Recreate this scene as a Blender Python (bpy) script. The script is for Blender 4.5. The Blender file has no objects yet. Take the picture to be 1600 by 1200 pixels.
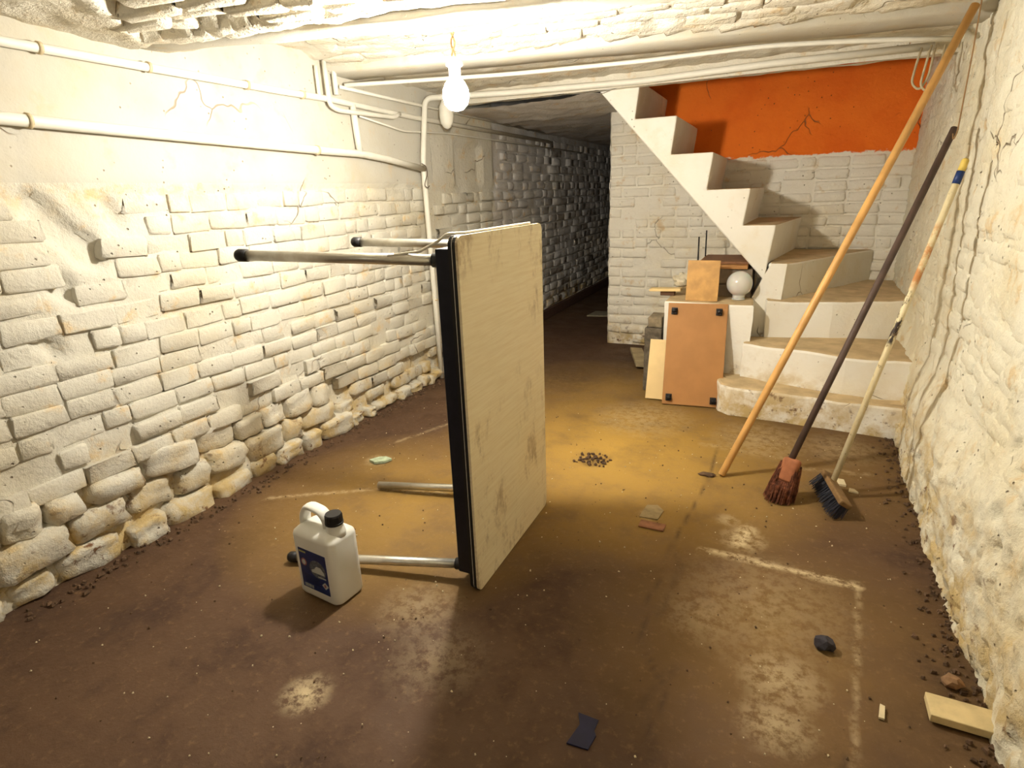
import bpy, bmesh, math, random
import numpy as np
from mathutils import Vector, Matrix, noise
random.seed(7)
S = bpy.context.scene
COL = S.collection

# ------------------------------------------------------------------ camera, world, exposure
cd = bpy.data.cameras.new('camera'); cam = bpy.data.objects.new('camera', cd); COL.objects.link(cam)
v1 = np.array([1230., 288.]); f = 900.; c0 = np.array([800., 600.]); Y2 = 380.
X2 = 800 + (-f*f - (v1[1]-600)*(Y2-600))/(v1[0]-800)
nrm = lambda v: v/np.linalg.norm(v)
ray = lambda p: np.array([p[0]-c0[0], -(p[1]-c0[1]), -f])
Yc = nrm(ray(v1)); Xc = -nrm(ray((X2, Y2))); Zc = np.cross(Xc, Yc)
R = np.stack([Xc, Yc, Zc])
cam.matrix_world = Matrix.Translation((0, 0, 1.2)) @ Matrix(R.tolist()).to_4x4()
cd.sensor_width = 36; cd.lens = f/1600*36; cd.clip_start = .02
S.camera = cam
w = bpy.data.worlds.new('world'); S.world = w; w.use_nodes = True
w.node_tree.nodes['Background'].inputs[0].default_value = (1, .85, .65, 1)
w.node_tree.nodes['Background'].inputs[1].default_value = 0.02
vs = S.view_settings; vs.view_transform = 'Standard'; vs.look = 'None'; vs.gamma = 1
vs.use_curve_mapping = False; vs.exposure = 0.0
BULB_STRENGTH = 1210.0
BULB_COLOR = (1.0, .945, .825)
BULB_POS = (-1.027, 1.85, 1.526)
# unseen fill light added behind the camera to lift the shaded faces
ld = bpy.data.lights.new('rear_fill_light', 'POINT'); ld.energy = 9.5; ld.color = (1, .93, .80); ld.shadow_soft_size = .25
lo = bpy.data.objects.new('rear_fill_light', ld); lo.location = (-.2, -1.6, 1.45); COL.objects.link(lo)

# ------------------------------------------------------------------ helpers
def lin(r, g, b):
    g_ = lambda c: c/12.92 if c <= .04045 else ((c+.055)/1.055)**2.4
    return (g_(r/255), g_(g/255), g_(b/255), 1)

def N(x, y, z, s=1.0):
    return noise.noise(Vector((x*s, y*s, z*s)))

def fbm(x, y, z, s=1.0, o=4):
    return noise.fractal(Vector((x*s, y*s, z*s)), 1.0, 2.0, o)

def mesh(name, V, F, mats, smooth=False, midx=None):
    me = bpy.data.meshes.new(name)
    me.from_pydata([tuple(v) for v in V], [], F)
    for m in (mats if isinstance(mats, (list, tuple)) else [mats]): me.materials.append(m)
    if midx is not None: me.polygons.foreach_set('material_index', midx)
    if smooth: me.polygons.foreach_set('use_smooth', [True]*len(me.polygons))
    me.update()
    return me

def link(name, me, parent=None, loc=None, mat=None):
    o = bpy.data.objects.new(name, me); COL.objects.link(o)
    if parent is not None: o.parent = parent
    if mat is not None: o.matrix_local = mat
    elif loc is not None: o.location = loc
    return o

def obj(name, VF, mat, parent=None, smooth=False, loc=None, M=None):
    return link(name, mesh(name, VF[0], VF[1], mat, smooth), parent, loc, M)

def tag(o, label=None, cat=None, group=None, kind=None):
    if label: o['label'] = label
    if cat: o['category'] = cat
    if group: o['group'] = group
    if kind: o['kind'] = kind
    return o

def thing(name, label, cat, loc=(0, 0, 0), M=None, group=None):
    o = bpy.data.objects.new(name, None); COL.objects.link(o); o.empty_display_size = .05
    if M is not None: o.matrix_world = M
    else: o.location = loc
    return tag(o, label, cat, group)

def merge(*parts):
    V, F = [], []
    for v, f_ in parts:
        k = len(V); V += list(v); F += [tuple(i+k for i in q) for q in f_]
    return V, F

def shift(VF, d):
    return [tuple(a+b for a, b in zip(v, d)) for v in VF[0]], VF[1]

def xf(VF, M):
    return [tuple(M @ Vector(v)) for v in VF[0]], VF[1]

def box(x0, x1, y0, y1, z0, z1, bev=0.0, seg=2):
    bm = bmesh.new(); bmesh.ops.create_cube(bm, size=1)
    for v in bm.verts:
        v.co = ((x0+x1)/2+v.co.x*(x1-x0), (y0+y1)/2+v.co.y*(y1-y0), (z0+z1)/2+v.co.z*(z1-z0))
    if bev: bmesh.ops.bevel(bm, geom=bm.edges[:], offset=bev, segments=seg, affect='EDGES', profile=.5)
    return out(bm)

def out(bm):
    bm.verts.index_update()
    r = [tuple(v.co) for v in bm.verts], [tuple(v.index for v in f_.verts) for f_ in bm.faces]
    bm.free(); return r

def prism(poly, z0, z1, bev=0.0):
    n = len(poly); bm = bmesh.new()
    a = [bm.verts.new((p[0], p[1], z0)) for p in poly]; b = [bm.verts.new((p[0], p[1], z1)) for p in poly]
    bm.faces.new(a[::-1]); top = bm.faces.new(b)
    for i in range(n): bm.faces.new((a[i], a[(i+1) % n], b[(i+1) % n], b[i]))
    bmesh.ops.recalc_face_normals(bm, faces=bm.faces[:])
    if bev: bmesh.ops.bevel(bm, geom=list(top.edges), offset=bev, segments=2, affect='EDGES', profile=.5)
    return out(bm)

def tube(P, r, n=12, caps=True):
    P = [Vector(p) for p in P]; m = len(P)
    R_ = r if isinstance(r, (list, tuple)) else [r]*m
    V, F = [], []
    up = None
    for i in range(m):
        t = (P[min(i+1, m-1)]-P[max(i-1, 0)]).normalized()
        if up is None:
            up = Vector((0, 0, 1)) if abs(t.z) < .9 else Vector((1, 0, 0))
        a = t.cross(up).normalized(); up = a.cross(t).normalized()
        for k in range(n):
            th = 2*math.pi*k/n
            V.append(tuple(P[i]+R_[i]*(math.cos(th)*a+math.sin(th)*up)))
    for i in range(m-1):
        for k in range(n):
            F.append((i*n+k, i*n+(k+1) % n, (i+1)*n+(k+1) % n, (i+1)*n+k))
    if caps:
        F.append(tuple(range(n))[::-1]); F.append(tuple((m-1)*n+k for k in range(n)))
    return V, F

def bend(P, r=.04, n=5):
    """round the corners of a polyline"""
    P = [Vector(p) for p in P]; o = [P[0]]
    for i in range(1, len(P)-1):
        a = (P[i-1]-P[i]); b = (P[i+1]-P[i])
        d = min(r, a.length*.45, b.length*.45)
        A = P[i]+a.normalized()*d; B = P[i]+b.normalized()*d
        for k in range(n+1):
            t = k/n; o.append((1-t)**2*A+2*t*(1-t)*P[i]+t*t*B)
    o.append(P[-1]); return o

def lathe(prof, n=20, c=(0, 0, 0)):
    V, F = [], []
    for (r, z) in prof:
        for k in range(n):
            th = 2*math.pi*k/n; V.append((c[0]+r*math.cos(th), c[1]+r*math.sin(th), c[2]+z))
    for i in range(len(prof)-1):
        for k in range(n):
            F.append((i*n+k, i*n+(k+1) % n, (i+1)*n+(k+1) % n, (i+1)*n+k))
    F.append(tuple(range(n))[::-1]); F.append(tuple((len(prof)-1)*n+k for k in range(n)))
    return V, F

def sheet(fn, us, vs_, flip=False):
    V = [fn(u, v) for v in vs_ for u in us]; n = len(us); F = []
    for j in range(len(vs_)-1):
        for i in range(n-1):
            q = (j*n+i, j*n+i+1, (j+1)*n+i+1, (j+1)*n+i)
            F.append(q[::-1] if flip else q)
    return V, F

def rng(a, b, st):
    n = max(1, round((b-a)/st)); return [a+(b-a)*i/n for i in range(n+1)]

def axes(o, x, y, z):
    x, y, z = Vector(x), Vector(y), Vector(z)
    M = Matrix((x, y, z)).transposed().to_4x4(); M.translation = Vector(o); return M

def along(p, q):
    """matrix with local z from p towards q"""
    p, q = Vector(p), Vector(q); z = (q-p).normalized()
    x = Vector((1, 0, 0)); x = (x-z*x.dot(z)).normalized(); y = z.cross(x)
    return axes(p, x, y, z)

# ------------------------------------------------------------------ materials
class NT:
    def __init__(s, name):
        s.m = bpy.data.materials.new(name); s.m.use_nodes = True; s.t = s.m.node_tree
        s.b = s.t.nodes['Principled BSDF']; s._p = None
    def n(s, ty, **kw):
        x = s.t.nodes.new(ty)
        for k, v in kw.items(): setattr(x, k, v)
        return x
    def put(s, sock, v):
        if hasattr(v, 'links') or isinstance(v, bpy.types.NodeSocket): s.t.links.new(v, sock)
        else: sock.default_value = v
    @property
    def pos(s):
        if s._p is None: s._p = s.n('ShaderNodeNewGeometry').outputs['Position']
        return s._p
    def objpos(s): return s.n('ShaderNodeTexCoord').outputs['Object']
    def noise(s, scale, detail=4, rough=.55, vec=None, dist=0):
        x = s.n('ShaderNodeTexNoise'); s.put(x.inputs['Vector'], vec or s.pos)
        x.inputs['Scale'].default_value = scale; x.inputs['Detail'].default_value = detail
        x.inputs['Roughness'].default_value = rough; x.inputs['Distortion'].default_value = dist
        return x.outputs['Fac']
    def vor(s, scale, vec=None, feat='F1'):
        x = s.n('ShaderNodeTexVoronoi', feature=feat); s.put(x.inputs['Vector'], vec or s.pos)
        x.inputs['Scale'].default_value = scale; return x.outputs['Distance']
    def math(s, op, a, b=0.0, clamp=False):
        x = s.n('ShaderNodeMath', operation=op, use_clamp=clamp); s.put(x.inputs[0], a); s.put(x.inputs[1], b); return x.outputs[0]
    def ramp(s, v, a, b, lo=0.0, hi=1.0):
        x = s.n('ShaderNodeMapRange', interpolation_type='SMOOTHSTEP'); s.put(x.inputs[0], v)
        for i, q in zip((1, 2, 3, 4), (a, b, lo, hi)): x.inputs[i].default_value = q
        return x.outputs[0]
    def mix(s, fac, a, b, mode='MIX'):
        x = s.n('ShaderNodeMix', data_type='RGBA', blend_type=mode); s.put(x.inputs[0], fac); s.put(x.inputs[6], a); s.put(x.inputs[7], b); return x.outputs[2]
    def xyz(s, vec=None):
        x = s.n('ShaderNodeSeparateXYZ'); s.put(x.inputs[0], vec or s.pos); return x.outputs
    def vmul(s, v, k):
        x = s.n('ShaderNodeVectorMath', operation='MULTIPLY'); s.put(x.inputs[0], v); x.inputs[1].default_value = k; return x.outputs[0]
    def bump(s, h, dist=.01, strength=1.0):
        x = s.n('ShaderNodeBump'); x.inputs['Distance'].default_value = dist; x.inputs['Strength'].default_value = strength
        s.put(x.inputs['Height'], h); s.t.links.new(x.outputs[0], s.b.inputs['Normal'])
    def attr(s, name):
        return s.n('ShaderNodeAttribute', attribute_name=name).outputs['Fac']
    def done(s, col, rough=.85, metal=0.0, spec=.3):
        s.put(s.b.inputs['Base Color'], col); s.put(s.b.inputs['Roughness'], rough)
        s.b.inputs['Metallic'].default_value = metal; s.b.inputs['Specular IOR Level'].default_value = spec
        return s.m

def plain(name, col, rough=.6, metal=0.0, var=.12, scale=30, bumpd=.0, spec=.35):
    t = NT(name); n_ = t.noise(scale, 4)
    d = tuple(c*(1-2*var) for c in col[:3])+(1,)
    if bumpd: t.bump(n_, bumpd)
    return t.done(t.mix(t.ramp(n_, .3, .7), d, col), rough, metal, spec)

def limewash(name, base, foot=.42, bumpd=.012, pit=.5, orange=False, ochre=.55, band=False):
    t = NT(name); z = t.xyz()[2]
    big = t.noise(2.2, 4, .6); mid = t.noise(9, 5, .65); fine = t.noise(60, 3, .7)
    col = t.mix(t.ramp(big, .42, .72), base, tuple(b*k for b, k in zip(base[:3], (.93, .885, .79)))+(1,))
    # ochre patches where the lime has yellowed
    col = t.mix(t.math('MULTIPLY', t.ramp(mid, .56, .70), ochre), col, lin(206, 170, 108))
    if band:                                                     # yellowed line where the old plaster ends
        bd = t.math('MULTIPLY', t.ramp(z, 1.16, 1.26), t.ramp(z, 1.296, 1.266)); bd = t.math('MULTIPLY', t.math('MULTIPLY', bd, .55), t.ramp(t.xyz()[1], 2.3, 1.3)); col = t.mix(t.math('MULTIPLY', bd, t.ramp(t.noise(14, 5, .7), .42, .62)), col, lin(208, 172, 112))
    # bare brick and earth showing through near the ground
    zz = t.math('ADD', z, t.math('MULTIPLY', t.math('SUBTRACT', big, .5), .5))
    low = t.ramp(zz, .02, foot, 1.0, 0.0)
    col = t.mix(t.math('MULTIPLY', low, t.ramp(mid, .38, .62)), col, lin(196, 172, 122))
    col = t.mix(t.math('MULTIPLY', low, t.ramp(t.noise(17, 5, .7), .57, .68)), col, lin(112, 78, 52))
    if orange:
        x = t.xyz()[0]
        edge = t.math('ADD', z, t.math('MULTIPLY', t.math('SUBTRACT', t.noise(16, 4, .7), .5), .07))
        m1 = t.ramp(edge, 1.378, 1.388)
        sof = t.math('ADD', x, t.math('MULTIPLY', z, .916))           # the flight's underside hides everything below it
        m = t.math('MULTIPLY', m1, t.ramp(sof, .56, .58))
        oc = t.mix(t.ramp(t.noise(3, 5, .6), .35, .7), lin(244, 124, 40), lin(232, 108, 32))
        oc = t.mix(t.ramp(t.vor(9), .0, .025, 1, 0), oc, lin(120, 52, 18))
        col = t.mix(m, col, oc)
    # pits and small chips
    pits = t.ramp(t.vor(26), .03, .12, 1, 0); pm = t.math('MULTIPLY', pits, t.ramp(t.noise(4, 3), .45, .57))
    col = t.mix(t.math('MULTIPLY', pm, pit), col, lin(128, 100, 74))
    wv = t.n('ShaderNodeVectorMath', operation='ADD'); nz = t.n('ShaderNodeTexNoise'); nz.inputs['Scale'].default_value = 7; nz.inputs['Detail'].default_value = 2
    t.put(nz.inputs['Vector'], t.pos); t.put(wv.inputs[0], t.pos); t.put(wv.inputs[1], t.vmul(nz.outputs['Color'], (.16, .16, .16)))
    ck = t.math('MULTIPLY', t.ramp(t.vor(2.6, wv.outputs[0], 'DISTANCE_TO_EDGE'), .002, .009, 1, 0), t.ramp(t.noise(1.7, 2), .59, .65))
    col = t.mix(t.math('MULTIPLY', ck, .6), col, lin(132, 104, 76))
    h = t.math('ADD', t.math('MULTIPLY', mid, .8), t.math('MULTIPLY', fine, .35))
    h = t.math('SUBTRACT', t.math('SUBTRACT', h, t.math('MULTIPLY', pm, .8)), t.math('MULTIPLY', ck, .8))
    t.bump(h, bumpd)
    return t.done(col, .88, 0, .2)

BASE = (.61, .58, .50, 1)  # left wall and plaster darkened, back wall and stair lightened, offsetting bulb falloff
M_wall = limewash('limewashed_brick', BASE, band=True)
M_mortar = limewash('limewashed_mortar', (.70, .64, .52, 1))
M_ceil = limewash('limewashed_vault', (.74, .695, .59, 1), foot=.1, bumpd=.016)
M_right = limewash('rough_limewash', (.75, .71, .575, 1), foot=.55, bumpd=.016, pit=.8)
M_back = limewash('back_wall_paint', (.84, .795, .70, 1), foot=.25, orange=True, pit=.85)
M_pas = limewash('dull_passage_paint', (.60, .575, .55, 1), foot=.3, bumpd=.014)
M_plaster = limewash('smooth_plaster', (.54, .512, .443, 1), foot=.1, bumpd=.004, pit=.6, ochre=.25)
M_stair = limewash('painted_stair', (.84, .81, .74, 1), foot=.3, bumpd=.005, pit=.6, ochre=.12)
M_pipe = plain('painted_pipe', (.76, .73, .64, 1), .5, var=.04, scale=14)
M_clip = plain('painted_clip', lin(214, 196, 160), .7, .2)

def floor_mat():
    t = NT('trodden_earth_floor')
    big = t.noise(1.1, 6, .6); mid = t.noise(5, 7, .65); fine = t.noise(42, 6, .7)
    col = t.mix(t.ramp(big, .35, .65), lin(77, 55, 39), lin(91, 67, 47))
    col = t.mix(t.ramp(mid, .45, .7), col, lin(71, 51, 38))
    col = t.mix(t.math('MULTIPLY', t.attr('lit_sand'), t.ramp(mid, .25, .6, .5, 1)), col, lin(180, 143, 68))
    col = t.mix(t.math('MULTIPLY', t.ramp(fine, .52, .75), .25), col, lin(160, 128, 88))
    lt = t.math('MULTIPLY', t.attr('light'), t.ramp(t.noise(26, 6, .75), .38, .58))
    col = t.mix(lt, col, lin(206, 186, 148))
    col = t.mix(t.math('MULTIPLY', t.attr('dark'), t.ramp(t.noise(20, 5, .7), .3, .55)), col, lin(66, 48, 36))
    sp = t.math('MULTIPLY', t.ramp(t.vor(30), .03, .06, 1, 0), t.ramp(t.noise(6, 3), .5, .6))
    col = t.mix(sp, col, lin(222, 206, 172))
    sd = t.math('MULTIPLY', t.ramp(t.vor(19, t.vmul(t.pos, (1.3, 1, 1))), .03, .07, 1, 0), t.ramp(t.noise(5, 3), .45, .55))
    col = t.mix(sd, col, lin(60, 44, 34))
    h = t.math('ADD', t.math('MULTIPLY', mid, .6), t.math('MULTIPLY', fine, .4))
    h = t.math('SUBTRACT', h, t.math('MULTIPLY', t.attr('dark'), .5))
    t.bump(h, .007)
    return t.done(col, t.ramp(mid, .3, .7, .62, .85), 0, .3)
M_floor = floor_mat()

# ------------------------------------------------------------------ bricks
def brick_mesh(name, mat, rough=.04, nx=4, ny=4, rnd=.10, depth=.5, seed=0, bulge=0.0, dip=1.0, smooth=True):
    """unit block, length along x, height along y, face towards +z; 42 triangles"""
    rs = random.Random(seed); V = []; F = []
    xs = [-.5, -.5+rnd, .5-rnd, .5] if nx == 4 else [-.5+i/(nx-1) for i in range(nx)]
    ys = [-.5, -.5+rnd*2, .5-rnd*2, .5]
    for j, y in enumerate(ys):
        for i, x in enumerate(xs):
            ex = i in (0, len(xs)-1); ey = j in (0, 3)
            z = 0.0
            if ex and ey: z = -.30*dip
            elif ex or ey: z = -.14*dip
            z += rs.uniform(-1, 1)*rough*1.6 + bulge*(1-(2*x)**2)*(1-(2*y)**2)
            V.append((x*(1-(.03 if ey and ex else 0))+rs.uniform(-1, 1)*rough*.7, y+rs.uniform(-1, 1)*rough*1.3, z))
    n = len(xs)
    for j in range(3):
        for i in range(n-1): F.append((j*n+i, j*n+i+1, (j+1)*n+i+1, (j+1)*n+i))
    loop = [i for i in range(n)]+[n*j+n-1 for j in range(1, 4)]+[3*n+i for i in range(n-2, -1, -1)]+[n*j for j in range(2, 0, -1)]
    k = len(V)
    for i in loop: V.append((V[i][0]*1.02, V[i][1]*1.02, -depth-.5))
    for a in range(len(loop)):
        b = (a+1) % len(loop); F.append((loop[b], loop[a], k+a, k+b))
    return mesh(name, V, F, mat, smooth)

BR = [brick_mesh('brick', M_wall, .055, seed=i, rnd=.045, dip=.5) for i in range(14)]
BRR = [brick_mesh('brick', M_right, .05, seed=40+i, rnd=.16) for i in range(8)]
BRB = [brick_mesh('brick', M_back, .045, seed=60+i) for i in range(10)]
BRP = [brick_mesh('brick', M_pas, .05, seed=140+i) for i in range(8)]
BRV = [brick_mesh('brick', M_ceil, .05, seed=180+i, rnd=.08) for i in range(8)]
BRC = [brick_mesh('brick', M_ceil, .07, seed=80+i, rnd=.06) for i in range(12)]
def stone_mesh(mat, seed):
    """rough block with a broken, fairly flat face, same axes as a brick"""
    rs = random.Random(seed); V, F = [], []; g = [-.5, -.40, -.13, .15, .41, .5]; n = 6
    for j, y in enumerate(g):
        for i, x in enumerate(g):
            e = (i in (0, 5))+(j in (0, 5))
            z = (0, -.30, -.62)[e]+.34*fbm(x*1.3, y*1.3, seed*3.7, 1.7, 3)+rs.uniform(-.05, .05)
            V.append((x*(1-.10*(e == 2))+.07*N(x, y, seed, 3), y*(1-.14*(e == 2))+.09*N(y, x, seed+5, 3), z))
    for j in range(n-1):
        for i in range(n-1): F.append((j*n+i, j*n+i+1, (j+1)*n+i+1, (j+1)*n+i))
    loop = [i for i in range(n)]+[n*j+n-1 for j in range(1, n)]+[(n-1)*n+i for i in range(n-2, -1, -1)]+[n*j for j in range(n-2, 0, -1)]
    k = len(V); V += [(V[i][0]*1.04, V[i][1]*1.04, -1.1) for i in loop]
    for a in range(len(loop)):
        b = (a+1) % len(loop); F.append((loop[b], loop[a], k+a, k+b))
    return mesh('stone', V, F, mat, True)
ST = [stone_mesh(M_wall, 100+i) for i in range(12)]
STR = [stone_mesh(M_right, 120+i) for i in range(8)]

def lay(parent, meshes, p, ux, uy, un, L, Hh, W, tilt=.02, name='brick'):
    """one brick: centre of its face at p, axes ux (length) uy (height) un (outward)"""
    M = axes(p, ux, uy, un)
    M = M @ Matrix.Rotation(random.uniform(-tilt, tilt), 4, 'Z') @ Matrix.Rotation(random.uniform(-tilt, tilt), 4, 'X') @ Matrix.Rotation(random.uniform(-tilt, tilt), 4, 'Y')
    M = M @ Matrix.Diagonal((L, Hh, W, 1))
    return link(name, random.choice(meshes), parent, mat=M)

# ------------------------------------------------------------------ room shell
LX = -2.11
def rx(y): return .492+.036*y                      # right wall plane
BY = 4.56                                           # back wall
# floor
fx = rng(-2.35, .95, .014); fy = rng(-3.2, 0, .06)[:-1]+rng(0, 9.2, .02)
def floorz(x, y): return .004*fbm(x, y, 0, 1.6, 3)-.002
nx_ = len(fx)
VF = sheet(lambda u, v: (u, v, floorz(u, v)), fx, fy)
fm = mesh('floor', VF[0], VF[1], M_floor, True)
P = np.array(VF[0])[:, :2]
def seg(a, b, wd, soft=.5):
    a, b = np.array(a), np.array(b); d = b-a
    t = np.clip(((P-a)@d)/max(d@d, 1e-9), 0, 1); q = np.linalg.norm(P-a-t[:, None]*d, axis=1)
    return np.clip((wd*(1+soft)-q)/(wd*2*soft), 0, 1)
def blob(c, r, asp=1.0, ang=0.0):
    d = P-np.array(c); ca, sa = math.cos(ang), math.sin(ang)
    u = d[:, 0]*ca+d[:, 1]*sa; v = (-d[:, 0]*sa+d[:, 1]*ca)*asp
    return np.clip(1-np.hypot(u, v)/r, 0, 1)**.7
light = np.zeros(len(P)); dark = np.zeros(len(P)); lit_sand = np.zeros(len(P))
for a, b, wd, k in [((-.14, 1.84), (.325, 1.805), .014, .85), ((.325, 1.80), (.257, 1.143), .006, .35), ((.257, 1.143), (.22, .6), .006, .3),
                    ((-.01, 2.02), (-.03, 1.93), .03, .9), ((-1.20, 1.86), (-1.50, 1.80), .012, .5), ((-1.5, 1.80), (-1.9, 1.55), .01, .45),
                    ((-1.72, 2.25), (-1.45, 2.9), .012, .3), ((-.25, 2.75), (.1, 2.72), .02, .25), ((.1, 2.62), (.45, 2.66), .015, .3)]:
    light = np.maximum(light, seg(a, b, wd)*k)
for c, r, k in [((-1.0, .82), .07, .9), ((-.02, 1.95), .09, .6), ((.11, 1.33), .12, .5), ((.10, 1.18), .10, .5), ((-.1, 1.5), .14, .25), ((-.75, 1.05), .16, .22), ((.3, 2.52), .05, .4),
                ((-.36, 2.0), .05, .5), ((-1.68, 2.03), .07, .5), ((-.6, 3.0), .3, .35), ((.05, 1.6), .3, .2), ((-.08, 2.07), .05, .6), ((-.9, 1.2), .15, .25), ((0, 2.9), .25, .35), ((.35, 2.9), .2, .3)]:
    light = np.maximum(light, blob(c, r)*k)
for pl, wd, k in [([(-.19, 2.8), (-.18, 2.43), (-.205, 2.18), (-.248, 1.83), (-.246, 1.63), (-.265, 1.52), (-.246, 1.3), (-.15, 1.18), (-.17, 1.03)], .0045, .6),
                  ([(-.248, 1.83), (-.20, 1.7), (-.22, 1.45)], .012, .3), ([(-.14, 1.27), (-.2, 1.12), (-.14, .98)], .012, .35), ([(.24, 1.14), (.22, .6)], .004, .5)]:
    for a, b in zip(pl, pl[1:]): dark = np.maximum(dark, seg(a, b, wd)*k)
for c, r, k in [((.47, 1.5), .12, .6), ((-.71, 2.37), .07, .6), ((.36, 1.15), .1, .5), ((.4, 1.3), .12, .4), ((-1.25, 3.6), .35, .6), ((-.98, 3.9), .3, .5), ((.52, 2.0), .12, .4)]:
    dark = np.maximum(dark, blob(c, r)*k)
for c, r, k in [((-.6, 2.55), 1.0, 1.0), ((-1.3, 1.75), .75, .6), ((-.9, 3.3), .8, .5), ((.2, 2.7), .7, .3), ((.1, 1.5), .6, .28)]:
    lit_sand = np.maximum(lit_sand, blob(c, r)*k)  # sand tint with the floor's lit glow beyond the table put into it
for nm, a in (('light', light), ('dark', dark), ('lit_sand', lit_sand)):
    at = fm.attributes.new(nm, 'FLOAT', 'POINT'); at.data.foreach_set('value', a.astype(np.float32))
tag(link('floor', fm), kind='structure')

# left wall: bricks below a plastered upper band
def plaster_mask(z, y): return 1/(1+math.exp(-(z-1.275-.012*N(y, 0, 3, 2.5))*180))
def hole(y, z):
    d = 9
    for (a, b, r) in (((1.08, 1.225), (1.22, 1.05), .035), ((1.32, 1.20), (1.335, 1.17), .02), ((1.10, .97), (1.12, .94), .022), ((1.02, .80), (1.03, .77), .02)):
        ay, az = a; dy, dz = b[0]-ay, b[1]-az; t_ = max(0, min(1, ((y-ay)*dy+(z-az)*dz)/(dy*dy+dz*dz)))
        d = min(d, math.hypot(y-ay-t_*dy, z-az-t_*dz)-r)
    return d
def left_fn(y, z):
    p = plaster_mask(z, y)
    x = LX-.0105*(1-p)+.003*p
    x += (1-p)*.008*fbm(y, z, 5, 7, 4)+p*.0035*fbm(y, z, 8, 3, 3)
    x -= .028*max(0, min(1, (.012-hole(y+.02*N(y, z, 0, 14), z+.02*N(y, z, 5, 14)))*90))
    if z < .3: x += (.3-z)*.10+.03*fbm(y, z, 2, 6, 4)*(1-z/.3)-.03
    if z > 1.27 and y < 1.35: x -= .012*max(0, fbm(y, z, 1, 9, 3))*min(1, (1.35-y)*4)
    return (x, y, z)
VF = sheet(left_fn, rng(-3.2, 0, .06)[:-1]+rng(0, 3.42, .022), rng(-.02, 1.95, .02), flip=True)
wl = tag(obj('wall_left', VF, M_wall, smooth=True), kind='structure')
me_ = wl.data; me_.materials.append(M_plaster)
for p in me_.polygons:
    if p.center.z > 1.277: p.material_index = 1
cnt = 0
rowh = .0735; z = .335-3*.0735; r_ = 0
while z < 1.24:
    y = .60+(.1 if r_ % 2 else 0)+random.uniform(-.03, .03)
    while y < 3.40:
        L = random.choice((.16, .165, .17, .155, .15, .085))
        if (z < .32 and (y < 2.15+random.uniform(-.3, .3) or random.random() < .25)) or (.32 < z < .42 and random.random() < .25) or random.random() < .018:
            y += L+.012; continue
        if y+L < 3.42 and hole(y+L/2, z) > .035:
            lay(wl, BR, (LX+random.uniform(-.005, .006)*(1 if z < .95 else .6)-(.007 if random.random() < .2 else 0)+(.012 if z < .45 else 0), y+L/2, z+random.uniform(-.004, .004)+.006*math.sin(y*2+r_)), (0, 1, 0), (0, 0, 1), (1, 0, 0), L, rowh-.008, .045, .022)
            cnt += 1
        y += L+random.uniform(.005, .012)
    z += rowh; r_ += 1
# rubble footing
for zz, hh, y0, y1 in ((.255, .11, .55, 2.15), (.145, .13, .55, 2.3), (.035, .10, .5, 3.3)):
    y = y0
    while y < y1:
        L = random.uniform(.10, .22)*(1 if y < 2.2 else .6); h2 = hh*random.uniform(.75, 1.1)*(1 if y < 2.2 else .7)
        lay(wl, ST, (LX+random.uniform(-.012, .025)+(.03 if zz < .1 else .012), y+L/2, zz*(1 if y < 2.2 else .75)+random.uniform(-.012, .012)), (0, 1, 0), (0, 0, 1), (1, 0, 0), L, h2, .075, .12, name='stone')
        y += L+random.uniform(.004, .03)

# passage wall (same plane, running on into the dark)
def pas_fn(y, z):
    p = 1 if (z > 1.28 and y < 4.35) else 0
    x = LX-.014+.012*fbm(y, z, 5, 6, 4)
    if p: x = LX+.003+.003*fbm(y, z, 1, 4, 3)
    if p and 3.72 < y < 4.12 and z < 1.56: x -= .03
    return (x, y, z)
VF = sheet(pas_fn, rng(3.42, 9.0, .03), rng(-.02, 1.95, .03), flip=True)
wp = tag(obj('wall_passage', VF, M_wall, smooth=True), kind='structure')
wp.data.materials.append(M_pas)
for p in wp.data.polygons:
    if p.center.y > 4.36+.05*N(p.center.z, 0, 0, 4): p.material_index = 1
far = []
z = .06; r_ = 0
while z < 1.66:
    y = 3.44+(.1 if r_ % 2 else 0)
    while y < 8.6:
        L = random.choice((.19, .2, .205, .1))
        if not (z > 1.25 and y < 4.35) and random.random() > .06:
            P_ = (LX+random.uniform(-.006, .012), y+L/2, z+random.uniform(-.004, .004))
            if y < 5.3: lay(wp, BR if y+L < 4.40 else BRP, P_, (0, 1, 0), (0, 0, 1), (1, 0, 0), L, .063, .05, .03)
            else:
                M = axes(P_, (0, 1, 0), (0, 0, 1), (1, 0, 0)) @ Matrix.Diagonal((L, .063, .05, 1))
                b = random.choice(BR); far.append(xf(([tuple(v.co) for v in b.vertices], [tuple(q.vertices) for q in b.polygons]), M))
        y += L+.013
    z += .0755; r_ += 1
tag(obj('distant_brick_courses', merge(*far), M_pas, wp, True), kind='stuff')
tag(obj('baseboard_passage', box(LX+.005, LX+.05, 4.0, 8.9, 0, .09, .006), plain('dark_kerb', lin(92, 66, 52), .8), None), kind='structure')
VF = sheet(lambda x, z: (x, 8.98+.01*fbm(x, z, 0, 4), z), rng(-2.3, -1.0, .05), rng(0, 1.95, .05))
tag(obj('wall_far', VF, M_pas, smooth=True), kind='structure')
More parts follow.
